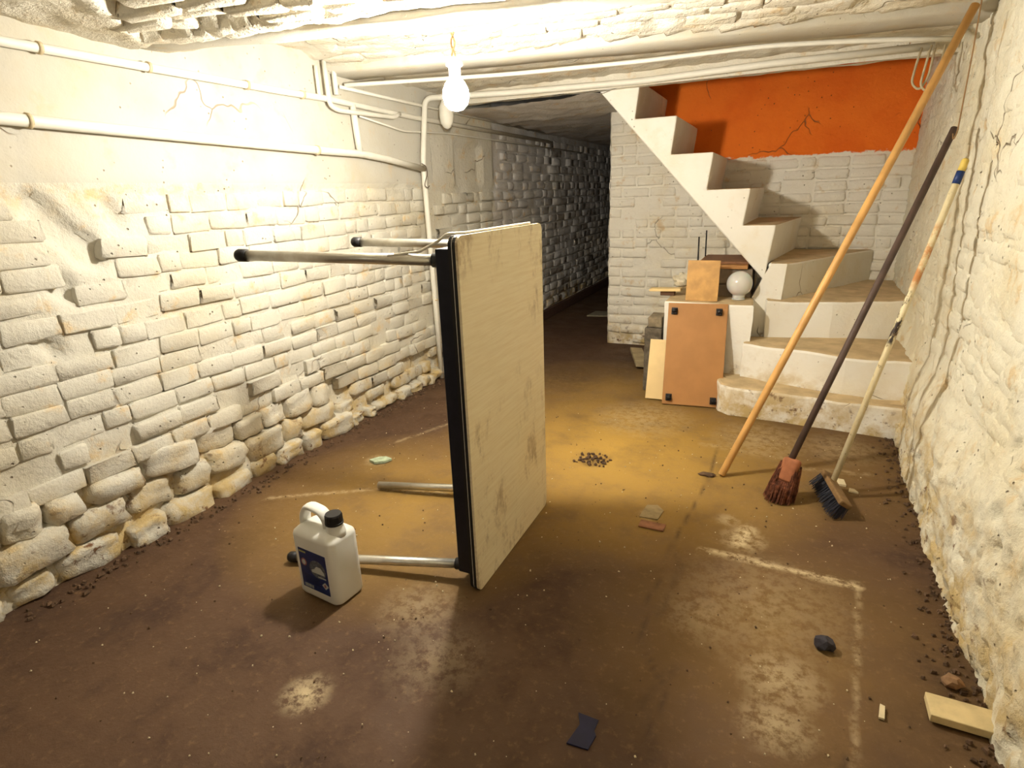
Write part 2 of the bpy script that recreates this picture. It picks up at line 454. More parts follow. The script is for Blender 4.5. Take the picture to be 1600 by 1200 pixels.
# passage right-hand side and the back wall under and behind the stair
VF = sheet(lambda y, z: (-1.235+.012*fbm(y, z, 9, 5), y, z), rng(BY, 9.0, .06), rng(0, 1.95, .06))
tag(obj('wall_passage_right', VF, M_pas, smooth=True), kind='structure')
def back_fn(x, z):
    p = 1 if z > 1.385 and x+.916*z > .56 else 0
    y = BY+(.017 if not p else -.002)+(.008*fbm(x, z, 3, 7, 4) if not p else .002*fbm(x, z, 3, 4, 3))
    xx = x
    if x < -1.15: xx = x+.012*fbm(z, 0, 4, 7, 4); y += 0
    return (xx, y, z)
VF = sheet(back_fn, rng(-1.24, .80, .02), rng(-.02, 2.7, .02))
wb = tag(obj('wall_back', VF, M_back, smooth=True), kind='structure')
z = .05; r_ = 0
while z < 1.74:
    x = -1.235+(.1 if r_ % 2 else 0)
    if r_ % 2:
        lay(wb, BRB, (-1.19+random.uniform(-.005, .005), BY+random.uniform(-.004, .004), z), (1, 0, 0), (0, 0, 1), (0, -1, 0), .09, .063, .05, .02)
    while x < .66:
        L = .2 if random.random() > .15 else .1
        hid = (x+L+.916*z > .60 and z > 1.345) or (x+.916*z > .75 and z < .5 and x > -.1)
        if not hid and random.random() > .10:
            lay(wb, BRB, (x+L/2, BY+random.uniform(-.004, .006), z+random.uniform(-.003, .003)), (1, 0, 0), (0, 0, 1), (0, -1, 0), L-.012, .062, .05, .02)
        x += L
    z += .0755; r_ += 1

# right wall: lumpy limewash over stone, bulging foot
def right_fn(y, z):
    x = rx(y)+.05
    foot = .05+.03*fbm(y, 0, 7, 1.5, 3)
    k = 1/(1+math.exp((z-.40-.12*fbm(y, 3, 0, 1.3, 3))*22))
    x -= foot*k
    x -= .012*fbm(y, z, 4, 5, 5)+.008*fbm(y, z, 9, 18, 4)*(.6+k)
    jz = abs(((z+.01*N(y, z, 0, 3))/.076) % 1-.5)*2
    if z > .4 and jz > .86 and N(y, z, 2, 4) > -.1: x += .006
    q = noise.noise(Vector((y*19, z*19, 3))); x += .016*max(0, min(1, (q-.36)*9))*(.6 if z > .6 else 1)
    return (x, y, z)
VF = sheet(right_fn, rng(-3.2, .2, .06)[:-1]+rng(.2, BY+.02, .0105), rng(-.02, 2.0, .0115))
wr = tag(obj('wall_right', VF, M_right, smooth=True), kind='structure')
z = .52; r_ = 0
while z < 1.72:
    y = 1.2+(.1 if r_ % 2 else 0)
    while y < 3.5:
        L = .2
        if random.random() > .5:
            lay(wr, BRR, (right_fn(y+.1, z)[0]-.004, y+L/2, z), (0, -1, 0), (0, 0, 1), (-1, .04, 0), L-.015, .060, .03, .03)
        y += L
    z += .076; r_ += 1
y = .9
while y < 3.1:
    L = random.uniform(.09, .18)
    if random.random() > .3:
        lay(wr, STR, (rx(y)-random.uniform(-.02, .014), y+L/2, random.uniform(.02, .06)), (0, -1, 0), (0, 0, 1), (-1, .04, 0), L, random.uniform(.07, .12), .06, .15, name='stone')
    y += L+random.uniform(.0, .08)
# wall behind the camera
VF = sheet(lambda x, z: (x, -3.1+.01*fbm(x, z, 0, 4), z), rng(-2.3, .8, .06), rng(0, 2.0, .06), flip=True)
tag(obj('wall_near', VF, M_pas, smooth=True), kind='structure')

# ceiling: shallow brick vaults between two plastered beams that run a little askew
SK = .16
def sco(x, y): return y-SK*(x+1)
def ceil_z(x, y):
    s = sco(x, y)
    if s < 1.70: z = 1.722+.02*math.sin(max(0, min(1, (1.64-s)/1.0))*math.pi)
    elif s < 1.84: z = 1.735
    elif s < 2.72:
        t = (s-1.84)/.88; z = 1.735+.075*t+.09*math.sin(t*math.pi)**.8
    else: z = 1.835
    return z
def ceil_fn(x, y):
    s = sco(x, y); z = ceil_z(x, y)
    if 1.84 < s < 2.72:
        row = abs((s/.075) % 1-.5)*2
        z += .016*fbm(x*.45, y, 2, 9, 5)+.012*max(0, row-.7)*(1 if N(x, y, 0, 3) > -.2 else 0)
        if N(x*.6, y, 4, 11) > .40: z += .02
    else: z += .012*fbm(x, y, 6, 8, 4)
    if s < 1.62 and x > -1.75-(y-1.2)*.85: z += .035        # bed behind the loose bricks
    return (x, y, z)
VF = sheet(ceil_fn, rng(-2.25, .75, .018), rng(-3.25, -.2, .06)[:-1]+rng(-.2, 3.66, .018), flip=True)
ce = tag(obj('ceiling', VF, M_ceil, smooth=True), kind='structure')
d = Vector((1, SK, 0)).normalized(); e = Vector((-SK, 1, 0)).normalized()
r_ = 0; s = 1.005
while s < 1.66:
    x = -2.05+(.1 if r_ % 2 else 0)
    while x < .35:
        L = random.choice((.2, .21, .19, .1)); xc = x+L/2; yc = s+SK*(xc+1)
        if xc > -1.72-(yc-1.2)*.85+random.uniform(-.04, .04) and random.random() > .07 and yc < 1.9:
            lay(ce, BRC, (xc, yc, ceil_z(xc, yc)+random.uniform(-.012, .014)), d, -e, (0, 0, -1), L, .060, .045, .035)
        x += L+random.uniform(.005, .02)
    s += .0725; r_ += 1
s = 1.90; r_ = 0
while s < 2.70:
    x = -2.08+(.1 if r_ % 2 else 0)
    while x < .5:
        L = random.choice((.2, .21, .19)); xc = x+L/2; yc = s+SK*(xc+1)
        za = ceil_z(xc, yc); zb = ceil_z(xc, yc+.02)
        nv = Vector((0, zb-za, -.02)).normalized(); hv = d.cross(nv)*-1
        if random.random() > .12 and xc < .55: lay(ce, BRV, (xc, yc, za-.004+random.uniform(-.006, .006)), d, nv.cross(d), nv, L-.012, .060, .03, .03)
        x += L
    s += .0735; r_ += 1
def beam(name, s0, s1, z0, z1, x0=-2.2, x1=.72, dz=0.0, slope=SK, amp=.004):
    prof = [(s0, z1), (s0, z0+.012), (s0+.012, z0), ((s0+s1)/2, z0-.002), (s1-.012, z0), (s1, z0+.012), (s1, z1)]
    V, F = [], []
    xs = rng(x0, x1, .04); n = len(prof)
    for x in xs:
        for (s_, z_) in prof: V.append((x, s_+slope*(x+1)+amp*N(x, s_, 3, 5), z_+dz*max(0, -1.1-x)+amp*N(x, s_, 9, 6)))
    for i in range(len(xs)-1):
        for k in range(n-1): F.append((i*n+k, i*n+k+1, (i+1)*n+k+1, (i+1)*n+k))
    return tag(obj(name, (V, F), M_plaster, smooth=True), kind='structure')
beam('trim_1', 1.685, 1.805, 1.70, 1.80, dz=.03)
beam('trim_2', 2.72, 2.94, 1.795, 1.90, slope=.19)
# header over the stair and passage opening, passage ceiling, stairwell lid
VF = sheet(lambda x, z: (x, 3.60+.006*fbm(x, z, 0, 7)+.02*(x+2.1), z), rng(-2.25, .8, .03), rng(1.762, 2.7, .06))
V2 = sheet(lambda x, y: (x, y+.02*(x+2.1), 1.762+.006*fbm(x, y, 3, 6)), rng(-2.25, .8, .03), [3.60, 3.63, 3.66], flip=True)
tag(obj('wall_header', merge(VF, V2), M_ceil, smooth=True), kind='structure')
VF = sheet(lambda x, y: (x, y, 1.735+.018*fbm(x, y, 2, 6, 4)+.05*max(0, (x+1.5))), rng(-2.25, -.95, .03), rng(3.64, 9.0, .05), flip=True)
tag(obj('ceiling_passage', VF, M_pas, smooth=True), kind='structure')
tag(obj('ceiling_stairwell', sheet(lambda x, y: (x, y, 2.68), [-1.6, .9], [3.55, 4.7], flip=True), M_plaster), kind='structure')
tag(obj('wall_stairwell', sheet(lambda y, z: (-1.58, y, z), [3.55, 4.7], [1.9, 2.7], flip=True), M_plaster), kind='structure')

# crumbs of mortar and stone along the feet of both walls
def crumbs(n, fpos, s0, s1, seed):
    rs = random.Random(seed); Ps = []
    for _ in range(n):
        x, y = fpos(rs); q = rs.uniform(s0, s1); M = Matrix.Translation((x, y, q*.35)) @ Matrix.Rotation(rs.uniform(0, 6.3), 4, 'Z') @ Matrix.Rotation(rs.uniform(-.5, .5), 4, 'X') @ Matrix.Diagonal((q*rs.uniform(.7, 1.6), q, q*.7, 1))
        V = [(-.5, -.5, -.5), (.5, -.4, -.5), (.4, .5, -.5), (-.5, .4, -.5), (-.3, -.3, .4), (.35, -.3, .5), (.2, .35, .3), (-.3, .3, .5)]
        Fq = [(3, 2, 1, 0), (4, 5, 6, 7), (0, 1, 5, 4), (1, 2, 6, 5), (2, 3, 7, 6), (3, 0, 4, 7)]
        Ps.append(xf((V, Fq), M))
    return merge(*Ps)
M_chip = plain('lime_chips', lin(222, 206, 170), .9, var=.15, scale=20)
M_soil = plain('earth_crumbs', lin(104, 80, 60), .95, var=.25, scale=20)
tag(obj('mortar_crumbs', crumbs(300, lambda r: (LX+.05+abs(r.gauss(0, .04)), r.uniform(.7, 3.4)), .004, .015, 3), M_soil), 'brown and pale crumbs of mortar along the foot of the left wall', 'debris', kind='stuff')
tag(obj('plaster_crumbs', crumbs(420, lambda r: (lambda y: (rx(y)-abs(r.gauss(0, .05))+.01, y))(r.uniform(.9, 3.1)), .003, .013, 4), M_soil), 'dark crumbs fallen along the foot of the right wall', 'debris', kind='stuff')
tag(obj('floor_chips', crumbs(230, lambda r: (r.uniform(-1.9, .45), r.uniform(.55, 3.0)), .002, .0055, 5), M_chip), 'tiny pale lime chips scattered all over the brown floor', 'debris', kind='stuff')
tag(obj('floor_grit', crumbs(260, lambda r: (r.uniform(-1.9, .45), r.uniform(.55, 3.0)), .002, .006, 6), M_soil), 'tiny dark grit scattered all over the brown floor', 'debris', kind='stuff')

# ------------------------------------------------------------------ staircase
M_tread = plain('dusty_tread', lin(204, 180, 140), .9, var=.12, scale=12, bumpd=.006)
st = thing('staircase', 'white painted masonry stair turning up to the left in front of the orange wall', 'stairs', (0, 3.7, 0))
def stair_part(name, VF, bev=0.0, label=None):
    V, F = shift(VF, (0, -3.7, 0))
    me = mesh(name, V, F, [M_stair, M_tread])
    for p in me.polygons:
        if p.normal.z > .7: p.material_index = 1
    o = link(name, me, st)
    if label: o['label'] = label
    return o
def wob(VF, a=.009, s=7):
    return [(v[0]+a*N(v[0], v[1], v[2], s), v[1]+a*N(v[1]+5, v[2], v[0], s), v[2]+(a*N(v[2], v[0]+9, v[1], s) if v[2] > .02 else 0)) for v in VF[0]], VF[1]
def subd(VF, cuts=.05, iters=3):
    bm = bmesh.new(); vs2 = [bm.verts.new(v) for v in VF[0]]
    for q in VF[1]: bm.faces.new([vs2[i] for i in q])
    for _ in range(iters):
        es = [e_ for e_ in bm.edges if e_.calc_length() > cuts*1.6]
        if not es: break
        bmesh.ops.triangulate(bm, faces=[f_ for f_ in bm.faces if len(f_.verts) > 4])
        es = [e_ for e_ in bm.edges if e_.calc_length() > cuts*1.6]
        bmesh.ops.subdivide_edges(bm, edges=es, cuts=1, use_grid_fill=True)
    return out(bm)
s1 = [(-.27, 3.55), (-.265, 3.36), (-.235, 3.24), (-.175, 3.185), (0, 3.172), (.3, 3.145), (.66, 3.10), (.70, 3.55)]
s2 = [(-.14, 3.62), (-.14, 3.405), (-.05, 3.372), (.12, 3.325), (.36, 3.245), (.69, 3.235), (.70, 3.75)]
s3 = [(-.09, 3.95), (-.04, 3.60), (.03, 3.618), (.3, 3.65), (.68, 3.76), (.72, 4.56), (.1, 4.56)]
s4 = [(-.05, 3.70), (.04, 3.672), (.565, 4.56), (.0, 4.56)]
stair_part('step', wob(subd(prism(s1, 0, .16, .016)), .011))
stair_part('step', wob(subd(prism(s2, .10, .36, .016)), .011))
stair_part('step', wob(subd(prism(s3, .30, .568, .014)), .009))
stair_part('step', wob(subd(prism(s4, .50, .772, .012)), .004))
Fx = [-.037, -.187, -.40, -.614, -.832, -1.05]; Bx = [.115, -.14, -.40, -.614, -.832, -1.05]
Zs = [.772, .985, 1.187, 1.39, 1.597, 1.80, 2.0]
fp, bp = [], []
for i in range(6):
    for L_, X in ((fp, Fx[i]), (bp, Bx[i])): L_ += [(X-.022, Zs[i]), (X, Zs[i+1]-.03), (X+.002, Zs[i+1])]
tail = [(-1.27, 2.0), (-1.08, 1.774), (-.070, .672)]
fp += tail; bp += tail
n = len(fp)
V = [(x, 3.68, z) for x, z in fp]+[(x, BY+.02, z) for x, z in bp]
F = [tuple(range(n)), tuple(range(2*n-1, n-1, -1))]+[(i+n, (i+1) % n+n, (i+1) % n, i) for i in range(n)]
o = stair_part('flight', (V, F), 0, 'stepped white side of the upper flight')
bv = o.modifiers.new('soft', 'BEVEL'); bv.width = .008; bv.segments = 2; bv.limit_method = 'ANGLE'; bv.angle_limit = .9
# newel pier below the flight, its left side cut back under the soffit
pp = [(-.135, 0), (-.125, .573), (-.071, .70), (-.037, .772), (.045, .772), (.032, .56), (-.01, .545), (-.01, 0)]
V = [(x, 3.66, z) for x, z in pp]+[(x, 3.84, z) for x, z in pp]; n = len(pp)
F = [tuple(range(n-1, -1, -1)), tuple(range(n, 2*n))]+[(i, (i+1) % n, (i+1) % n+n, i+n) for i in range(n)]
stair_part('newel_pier', (V, F), 0)
stair_part('platform', wob(subd(prism([(-.595, 3.475), (-.105, 3.452), (-.112, 3.70), (-.13, 4.56), (-.62, 4.56)], 0, .568, .014)), .006), 0, 'low white masonry block beside and under the flight')

# ------------------------------------------------------------------ pipes and cables
def pipe(name, label, pts, r, clips=(), group=None, cat='pipe', mat=None, n=12, rad=.04):
    o = thing(name, label, cat, pts[0], group=group)
    L0 = Vector(pts[0])
    pl = [Vector(p)-L0 for p in bend(pts, rad)]
    obj('tube', tube(pl, r, n), mat or M_pipe, o, True)
    for (p, ax) in clips:
        p = Vector(p)-L0; ax = Vector(ax).normalized()
        b = xf(lathe([(r+.001, -.006), (r+.004, -.005), (r+.004, .005), (r+.001, .006)], 12), along(p, p+ax))
        obj('clip', b, M_clip, o, True)
    return o
Yd = (0, 1, 0)
pipe('conduit', 'upper painted conduit running high along the left wall above its thicker twin', [(-2.085, -.6, 1.666), (-2.085, 1.2, 1.668), (-2.087, 2.2, 1.672), (-2.087, 2.46, 1.676), (-2.087, 3.2, 1.662), (-2.087, 5.5, 1.66)], .0145,
     [((-2.085, 1.205, 1.668), Yd), ((-2.086, 1.55, 1.67), Yd), ((-2.086, 1.98, 1.671), Yd), ((-2.087, 2.3, 1.673), Yd)])
pipe('water_pipe', 'thicker lower pipe sloping along the left wall to the vertical drop pipe', [(-2.08, -.6, 1.468), (-2.08, 1.06, 1.461), (-2.08, 1.82, 1.446), (-2.08, 2.33, 1.437), (-2.08, 2.68, 1.434), (-2.075, 2.9, 1.415), (-2.06, 3.25, 1.37)], .0185,
     [((-2.08, 1.12, 1.46), Yd), ((-2.08, 2.34, 1.436), Yd)])
pipe('branch_pipe', 'short vertical pipe joining the sloping lower pipe on the left wall', [(-2.088, 2.655, 1.67), (-2.08, 2.665, 1.435)], .017)
pipe('drop_pipe', 'white vertical pipe down the left wall turning into the long conduit under the header', [(-2.07, 3.285, -.0), (-2.07, 3.272, .6), (-2.065, 3.255, 1.12), (-2.065, 3.25, 1.40), (-2.06, 3.32, 1.775), (-1.95, 3.345, 1.775), (-1.545, 3.46, 1.775), (-.809, 3.565, 1.775), (-.147, 3.50, 1.777), (.55, 3.52, 1.777)], .017,
     [((-2.07, 3.265, 1.10), (0, 0, 1)), ((-2.07, 3.278, .55), (0, 0, 1)), ((-.8, 3.56, 1.775), (1, 0, 0))], rad=.06)
pipe('thin_conduit', 'thin white conduit crossing the ceiling just behind the rear beam', [(-2.08, 2.60, 1.752), (-1.893, 2.79, 1.775), (-1.344, 3.00, 1.784), (-.70, 3.10, 1.786), (-.137, 3.12, 1.788), (.25, 3.17, 1.770), (.575, 3.20, 1.742)], .0105,
     [((-1.6, 2.905, 1.78), (1, .4, 0)), ((-.25, 3.115, 1.786), (1, 0, 0))], rad=.12)
pipe('elbow_conduit', 'thin pipe dropping from the vault and bending right along the left wall', [(-2.075, 2.46, 1.84), (-2.07, 2.458, 1.645), (-2.07, 2.52, 1.628), (-2.075, 3.0, 1.640), (-2.075, 3.06, 1.665)], .0115, rad=.035)
pipe('stub_pipe', 'short vertical pipe stub from the vault right of the elbow conduit', [(-2.08, 2.53, 1.84), (-2.08, 2.53, 1.70)], .0125)
pipe('stub_pipe', 'short thin pipe stub from the vault left of the elbow conduit', [(-2.085, 2.41, 1.81), (-2.085, 2.41, 1.68)], .0085)
pipe('wall_conduit', 'thin conduit along the left wall just above the elbow bend into the passage', [(-2.08, 2.56, 1.74), (-2.08, 3.2, 1.735), (-2.085, 5.5, 1.73)], .009)
pipe('wall_cable', 'thin sagging cable along the passage wall under the conduits', [(-2.085, 2.7, 1.62), (-2.085, 3.1, 1.575), (-2.088, 3.6, 1.60), (-2.09, 4.5, 1.605), (-2.09, 6.5, 1.61)], .005, cat='cable')
pipe('hooked_cable', 'thin dark cable hooked around the drop pipe joint', [(-2.05, 3.21, 1.40), (-2.035, 3.235, 1.385), (-2.03, 3.24, 1.34), (-2.035, 3.215, 1.30), (-2.04, 3.21, 1.27), (-2.04, 3.245, 1.255), (-2.045, 3.27, 1.27)], .0025, cat='cable', mat=plain('dark_cable', lin(92, 74, 60), .6), rad=.03)
# rounded fitting hanging from the conduit behind the bulb
o = thing('pipe_fitting', 'white rounded pipe fitting hanging under the conduit behind the lit bulb', 'pipe fitting', (-1.94, 3.36, 1.60))
obj('cup', lathe([(.002, -.005), (.02, .004), (.038, .03), (.044, .07), (.042, .12), (.026, .155), (.016, .17)], 18), M_pipe, o, True)
# cable loops at the right end of the header
M_cab = plain('grey_cable', lin(196, 180, 146), .6)
for i, (dx, dz, sw) in enumerate(((0, .0, .03), (.03, .02, .045))):
    pts = [(.50+dx, 3.50-.04*i, 1.77), (.485+dx, 3.48-.04*i, 1.70-dz), (.475+dx, 3.46-.04*i, 1.62-dz), (.50+dx+sw*.3, 3.44-.04*i, 1.585-dz), (.535+dx, 3.44-.04*i, 1.64-dz), (.545+dx, 3.46-.04*i, 1.76)]
    pipe('cable_loop', ('pale loop of cable nearest the orange wall at the conduit end', 'pale loop of cable nearest the pole under the conduit end')[i], pts, .005, cat='cable', mat=M_cab, rad=.05, n=8)
pipe('hanging_cord', 'thin brown cord hanging straight down the right wall to a loop', [(.545, 2.76, 1.90), (.552, 2.777, 1.6), (.556, 2.80, 1.36), (.553, 2.83, 1.335), (.553, 2.85, 1.36)], .0025, cat='cord', mat=plain('brown_cord', lin(150, 116, 78), .8), n=6)

# ------------------------------------------------------------------ hanging bulb
bx, by, bz = BULB_POS
lb = thing('light_bulb', 'lit bare light bulb hanging from the front ceiling beam', 'lamp', (bx, by, bz))
t = NT('lit_glass'); t.b.inputs['Emission Color'].default_value = BULB_COLOR+(1,); t.b.inputs['Emission Strength'].default_value = BULB_STRENGTH
M_lit = t.done((1, 1, 1, 1), .3)
obj('glass', lathe([(.003, -.056), (.022, -.051), (.037, -.036), (.044, -.012), (.042, .008), (.032, .028), (.020, .042), (.016, .052)], 20), M_lit, lb, True)
M_sock = plain('white_socket', (.82, .8, .72, 1), .4, var=.03)
obj('socket', lathe([(.017, .050), (.019, .052), (.019, .075), (.027, .080), (.027, .098), (.012, .104)], 18), M_sock, lb, True)
M_wire = plain('twisted_flex', lin(150, 118, 80), .7)
for k in range(2):
    pts = [(.006*math.cos(a_/2.0+k*math.pi), .006*math.sin(a_/2.0+k*math.pi), .100+a_*.0062) for a_ in range(0, 13)]
    obj('wire', tube(pts, .0028, 8), M_wire, lb, True)

# ------------------------------------------------------------------ folding table standing on its long edge
def laminate():
    t = NT('dirty_laminate'); p = t.pos
    gr = t.noise(22, 4, .6, t.vmul(p, (1, .3, 5)))
    col = t.mix(t.ramp(gr, .3, .75), lin(238, 226, 194), lin(228, 212, 176))
    st_ = t.math('MULTIPLY', t.ramp(t.noise(8.3, 8, .75, t.vmul(p, (1, 1.3, .7))), .50, .66), t.ramp(t.noise(2.1, 3), .42, .56))
    col = t.mix(t.math('MULTIPLY', st_, .6), col, lin(140, 106, 60))
    sc = t.ramp(t.noise(30, 4, .8, t.vmul(p, (1, 2.5, .35))), .66, .74)
    col = t.mix(t.math('MULTIPLY', sc, .5), col, lin(120, 92, 58))
    t.bump(gr, .0002); return t.done(col, .42, 0, .4)
M_lam = laminate()
M_navy = plain('dark_blue_frame', lin(30, 30, 44), .45, .2, var=.15)
M_black = plain('black_plastic', lin(28, 26, 28), .5, var=.1)
M_white = plain('white_plastic', lin(232, 226, 212), .45, var=.03)
def chrome():
    t = NT('worn_chrome'); n_ = t.noise(24, 5, .6)
    return t.done(t.mix(t.ramp(n_, .4, .7), (.66, .64, .58, 1), (.56, .52, .45, 1)), t.ramp(n_, .3, .7, .30, .40), .85, .5)
M_chrome = chrome()
tb = thing('folding_table', 'folding table standing on its long edge with four metal legs pointing left', 'table', (-.79, 1.63, 0))
T0 = Vector((-.79, 1.63, 0))
def tp(*p): return tuple(Vector(p)-T0)
def rrect_yz(y0, y1, z0, z1, r, n=5):
    o_ = []
    for cy, cz, a0 in ((y1-r, z0+r, -90), (y1-r, z1-r, 0), (y0+r, z1-r, 90), (y0+r, z0+r, 180)):
        for k in range(n+1):
            a = math.radians(a0+90*k/n); o_.append((cy+r*math.cos(a), cz+r*math.sin(a)))
    return o_
def slab(x0, x1, y0, y1, z0, z1, r):
    Pq = rrect_yz(y0, y1, z0, z1, r); n = len(Pq)
    V = [tp(x0, y, z) for y, z in Pq]+[tp(x1, y, z) for y, z in Pq]
    return V, [tuple(range(n))[::-1], tuple(range(n, 2*n))]+[(i, (i+1) % n, (i+1) % n+n, i+n) for i in range(n)]
TY0, TY1, TZ = 1.339, 1.935, 1.103
obj('tabletop', slab(-.7735, -.7655, TY0, TY1, 0.0, TZ, .024), M_lam, tb)
obj('edge_band', slab(-.7825, -.7735, TY0-.001, TY1+.001, .0, TZ+.001, .025), M_black, tb)['label'] = 'black edging of the tabletop'
obj('backing_sheet', slab(-.7855, -.7825, TY0+.001, TY1-.001, .001, TZ-.001, .024), M_white, tb)['label'] = 'thin pale backing sheet'
obj('underside', slab(-.796, -.7855, TY0+.001, TY1-.001, .001, TZ-.001, .024), M_black, tb)
FX0, FX1 = -.852, -.796
for nm, b in (('frame_rail', (TY0+.025, TY0+.058, .04, TZ-.035)), ('frame_rail', (TY1-.058, TY1-.025, .04, TZ-.035)), ('frame_rail', (TY0+.058, TY1-.058, TZ-.068, TZ-.035)), ('frame_rail', (TY0+.058, TY1-.058, .04, .073))):
    obj(nm, shift(box(FX0, FX1, b[0], b[1], b[2], b[3], .003), tuple(-T0)), M_navy, tb)
legs = [((-.83, 1.388, 1.0345), (-1.452, 1.243, 1.0585), True), ((-.83, 1.905, 1.03), (-1.475, 1.795, 1.0505), True), ((-.83, 1.388, .058), (-1.462, 1.243, .019), True), ((-.83, 1.905, .060), (-1.495, 1.795, .0165), False)]
for a, b, cap in legs:
    a, b = Vector(a)-T0, Vector(b)-T0; dr = (b-a).normalized()
    lg = obj('leg', tube([a, b], .0155, 16), M_chrome, tb, True)
    obj('socket', tube([a, a+dr*.040], .0195, 16), M_black, lg, True)
    if cap: obj('foot_cap', tube([b-dr*.03, b-dr*.002, b+dr*.006], [.0185, .0185, .014], 16), M_black, lg, True)['label'] = 'black rubber foot'
# white tie hanging between the top leg and the table's upper corner
pipe('plastic_strap', 'thin white strap tied from the upper table leg to the tabletop corner', [(-.99, 1.34, 1.050), (-.93, 1.36, 1.058), (-.90, 1.36, 1.060), (-.84, 1.355, 1.085), (-.80, 1.350, 1.108), (-.78, 1.40, 1.1065), (-.775, 1.85, 1.1075)], .0042, cat='strap', mat=M_white, n=6, rad=.01)

# ------------------------------------------------------------------ plastic canister
yaw = math.radians(-7)
cu = Vector((math.cos(yaw), math.sin(yaw), 0)); cv = Vector((-math.sin(yaw), math.cos(yaw), 0))
A = Vector((-1.317, 1.128, 0))
cc = A+cu*.0925+cv*.060
can = thing('canister', 'white plastic canister with blue label and black cap on the floor before the table', 'canister', M=axes((cc.x, cc.y, 0), cu, cv, (0, 0, 1)))
t = NT('milky_plastic'); t.b.inputs['Subsurface Weight'].default_value = .15; t.b.inputs['Subsurface Radius'].default_value = (.02, .018, .014)
M_can = t.done(t.mix(t.ramp(t.noise(12, 3), .4, .7), (.80, .79, .74, 1), (.77, .755, .69, 1)), .38, 0, .4)
def rr(hu, hv, r, z, cu_=0, cv_=0, n=5):
    o_ = []
    for sx, sy, a0 in ((1, -1, -90), (1, 1, 0), (-1, 1, 90), (-1, -1, 180)):
        for k in range(n+1):
            a = math.radians(a0+90*k/n); o_.append((cu_+sx*(hu-r)+r*math.cos(a), cv_+sy*(hv-r)+r*math.sin(a), z))
    return o_
secs = [(.078, .046, .02, 0, 0), (.087, .055, .024, .004, 0), (.091, .059, .026, .014, 0), (.091, .059, .026, .215, 0), (.089, .057, .026, .224, 0), (.080, .047, .026, .234, 0), (.066, .034, .024, .242, 0), (.050, .022, .02, .245, 0)]
V, F = [], []
for hu, hv, r, z, _ in secs: V += rr(hu, hv, r, z)
m = 24
for i in range(len(secs)-1):
    for k in range(m): F.append((i*m+k, i*m+(k+1) % m, (i+1)*m+(k+1) % m, (i+1)*m+k))
F += [tuple(range(m))[::-1], tuple((len(secs)-1)*m+k for k in range(m))]
obj('body', (V, F), M_can, can, True)
hp = bend([(-.084, 0, .20), (-.080, 0, .262), (-.055, 0, .298), (.006, 0, .292), (.026, 0, .268), (.028, 0, .225)], .024)
V, F = tube(hp, .0105, 12); V = [(v[0], v[1]*2.0, v[2]) for v in V]
obj('handle', (V, F), M_can, can, True)
obj('neck', lathe([(.034, .225), (.030, .240), (.026, .256), (.024, .268)], 20, (.056, 0, 0)), M_can, can, True)
nn = 36; V, F = [], []
for zz, k_ in ((.264, 1.06), (.270, 1.06), (.2705, 1.0), (.292, .98), (.297, .90)):
    for k in range(nn):
        rr_ = .0265*k_*(1.0+(.025 if k % 2 and .2704 < zz < .296 else 0)); a = 2*math.pi*k/nn; V.append((.056+rr_*math.cos(a), rr_*math.sin(a), zz))
for i in range(4):
    for k in range(nn): F.append((i*nn+k, i*nn+(k+1) % nn, (i+1)*nn+(k+1) % nn, (i+1)*nn+k))
F += [tuple(range(nn))[::-1], tuple(4*nn+k for k in range(nn))]
obj('cap', (V, F), M_black, can)['label'] = 'black ridged screw cap'
# label: printed sheet on the front face, its print as flat pieces
M_lab = plain('blue_print', lin(30, 48, 108), .4, var=.18, scale=40)
yl = -.0592
lab = obj('paper_label', box(-.060, .062, yl-.0006, yl+.0005, .035, .178), M_lab, can)
def disc(u, z, ru, rz, y, n=24): 
    V = [(u+ru*math.cos(2*math.pi*k/n), y, z+rz*math.sin(2*math.pi*k/n)) for k in range(n)]+[(u+ru*math.cos(2*math.pi*k/n), y+.0006, z+rz*math.sin(2*math.pi*k/n)) for k in range(n)]
    return V, [tuple(range(n)), tuple(range(2*n-1, n-1, -1))]+[((i+1) % n, i, i+n, (i+1) % n+n) for i in range(n)]
y1_ = yl-.0011; y2_ = yl-.0016
M_pale = plain('pale_print', lin(196, 200, 196), .5, var=.05); M_grey = plain('grey_print', lin(106, 112, 124), .5, var=.25, scale=120)
M_pink = plain('pink_print', lin(170, 110, 116), .5); M_yel = plain('yellow_print', lin(206, 200, 130), .5); M_nav = plain('navy_print', lin(22, 30, 70), .5)
obj('title_print', merge(*[box(-.056+i*.0062, -.0515+i*.0062, y1_, y1_+.0006, .164, .170) for i in range(5)]), M_yel, lab)['kind'] = 'stuff'
obj('round_seal', disc(-.040, .130, .0125, .0135, y1_), M_pink, lab)
obj('seal_ring', disc(-.040, .130, .008, .009, y2_), M_pale, lab)
obj('picture_disc', disc(.020, .119, .036, .032, y1_), M_grey, lab)
V = [(-.008, y2_, .112), (.006, y2_, .118), (.016, y2_, .130), (.034, y2_, .130), (.048, y2_, .116), (.050, y2_, .106), (-.006, y2_, .104)]
obj('picture_shape', (V+[(v[0], v[1]+.0005, v[2]) for v in V], [tuple(range(7)), tuple(range(13, 6, -1))]+[((i+1) % 7, i, i+7, (i+1) % 7+7) for i in range(7)]), M_pale, lab)
obj('caption_print', merge(*[box(.020+i*.005, .0235+i*.005, y1_-.0004, y1_+.0002, .092, .096) for i in range(7)]), M_pale, lab)['kind'] = 'stuff'
obj('small_print', merge(*[box(-.044, -.044+.08*(.7+.3*random.random()), y1_, y1_+.0006, .084-.0052*i, .0855-.0052*i) for i in range(6)]), M_nav, lab)['kind'] = 'stuff'
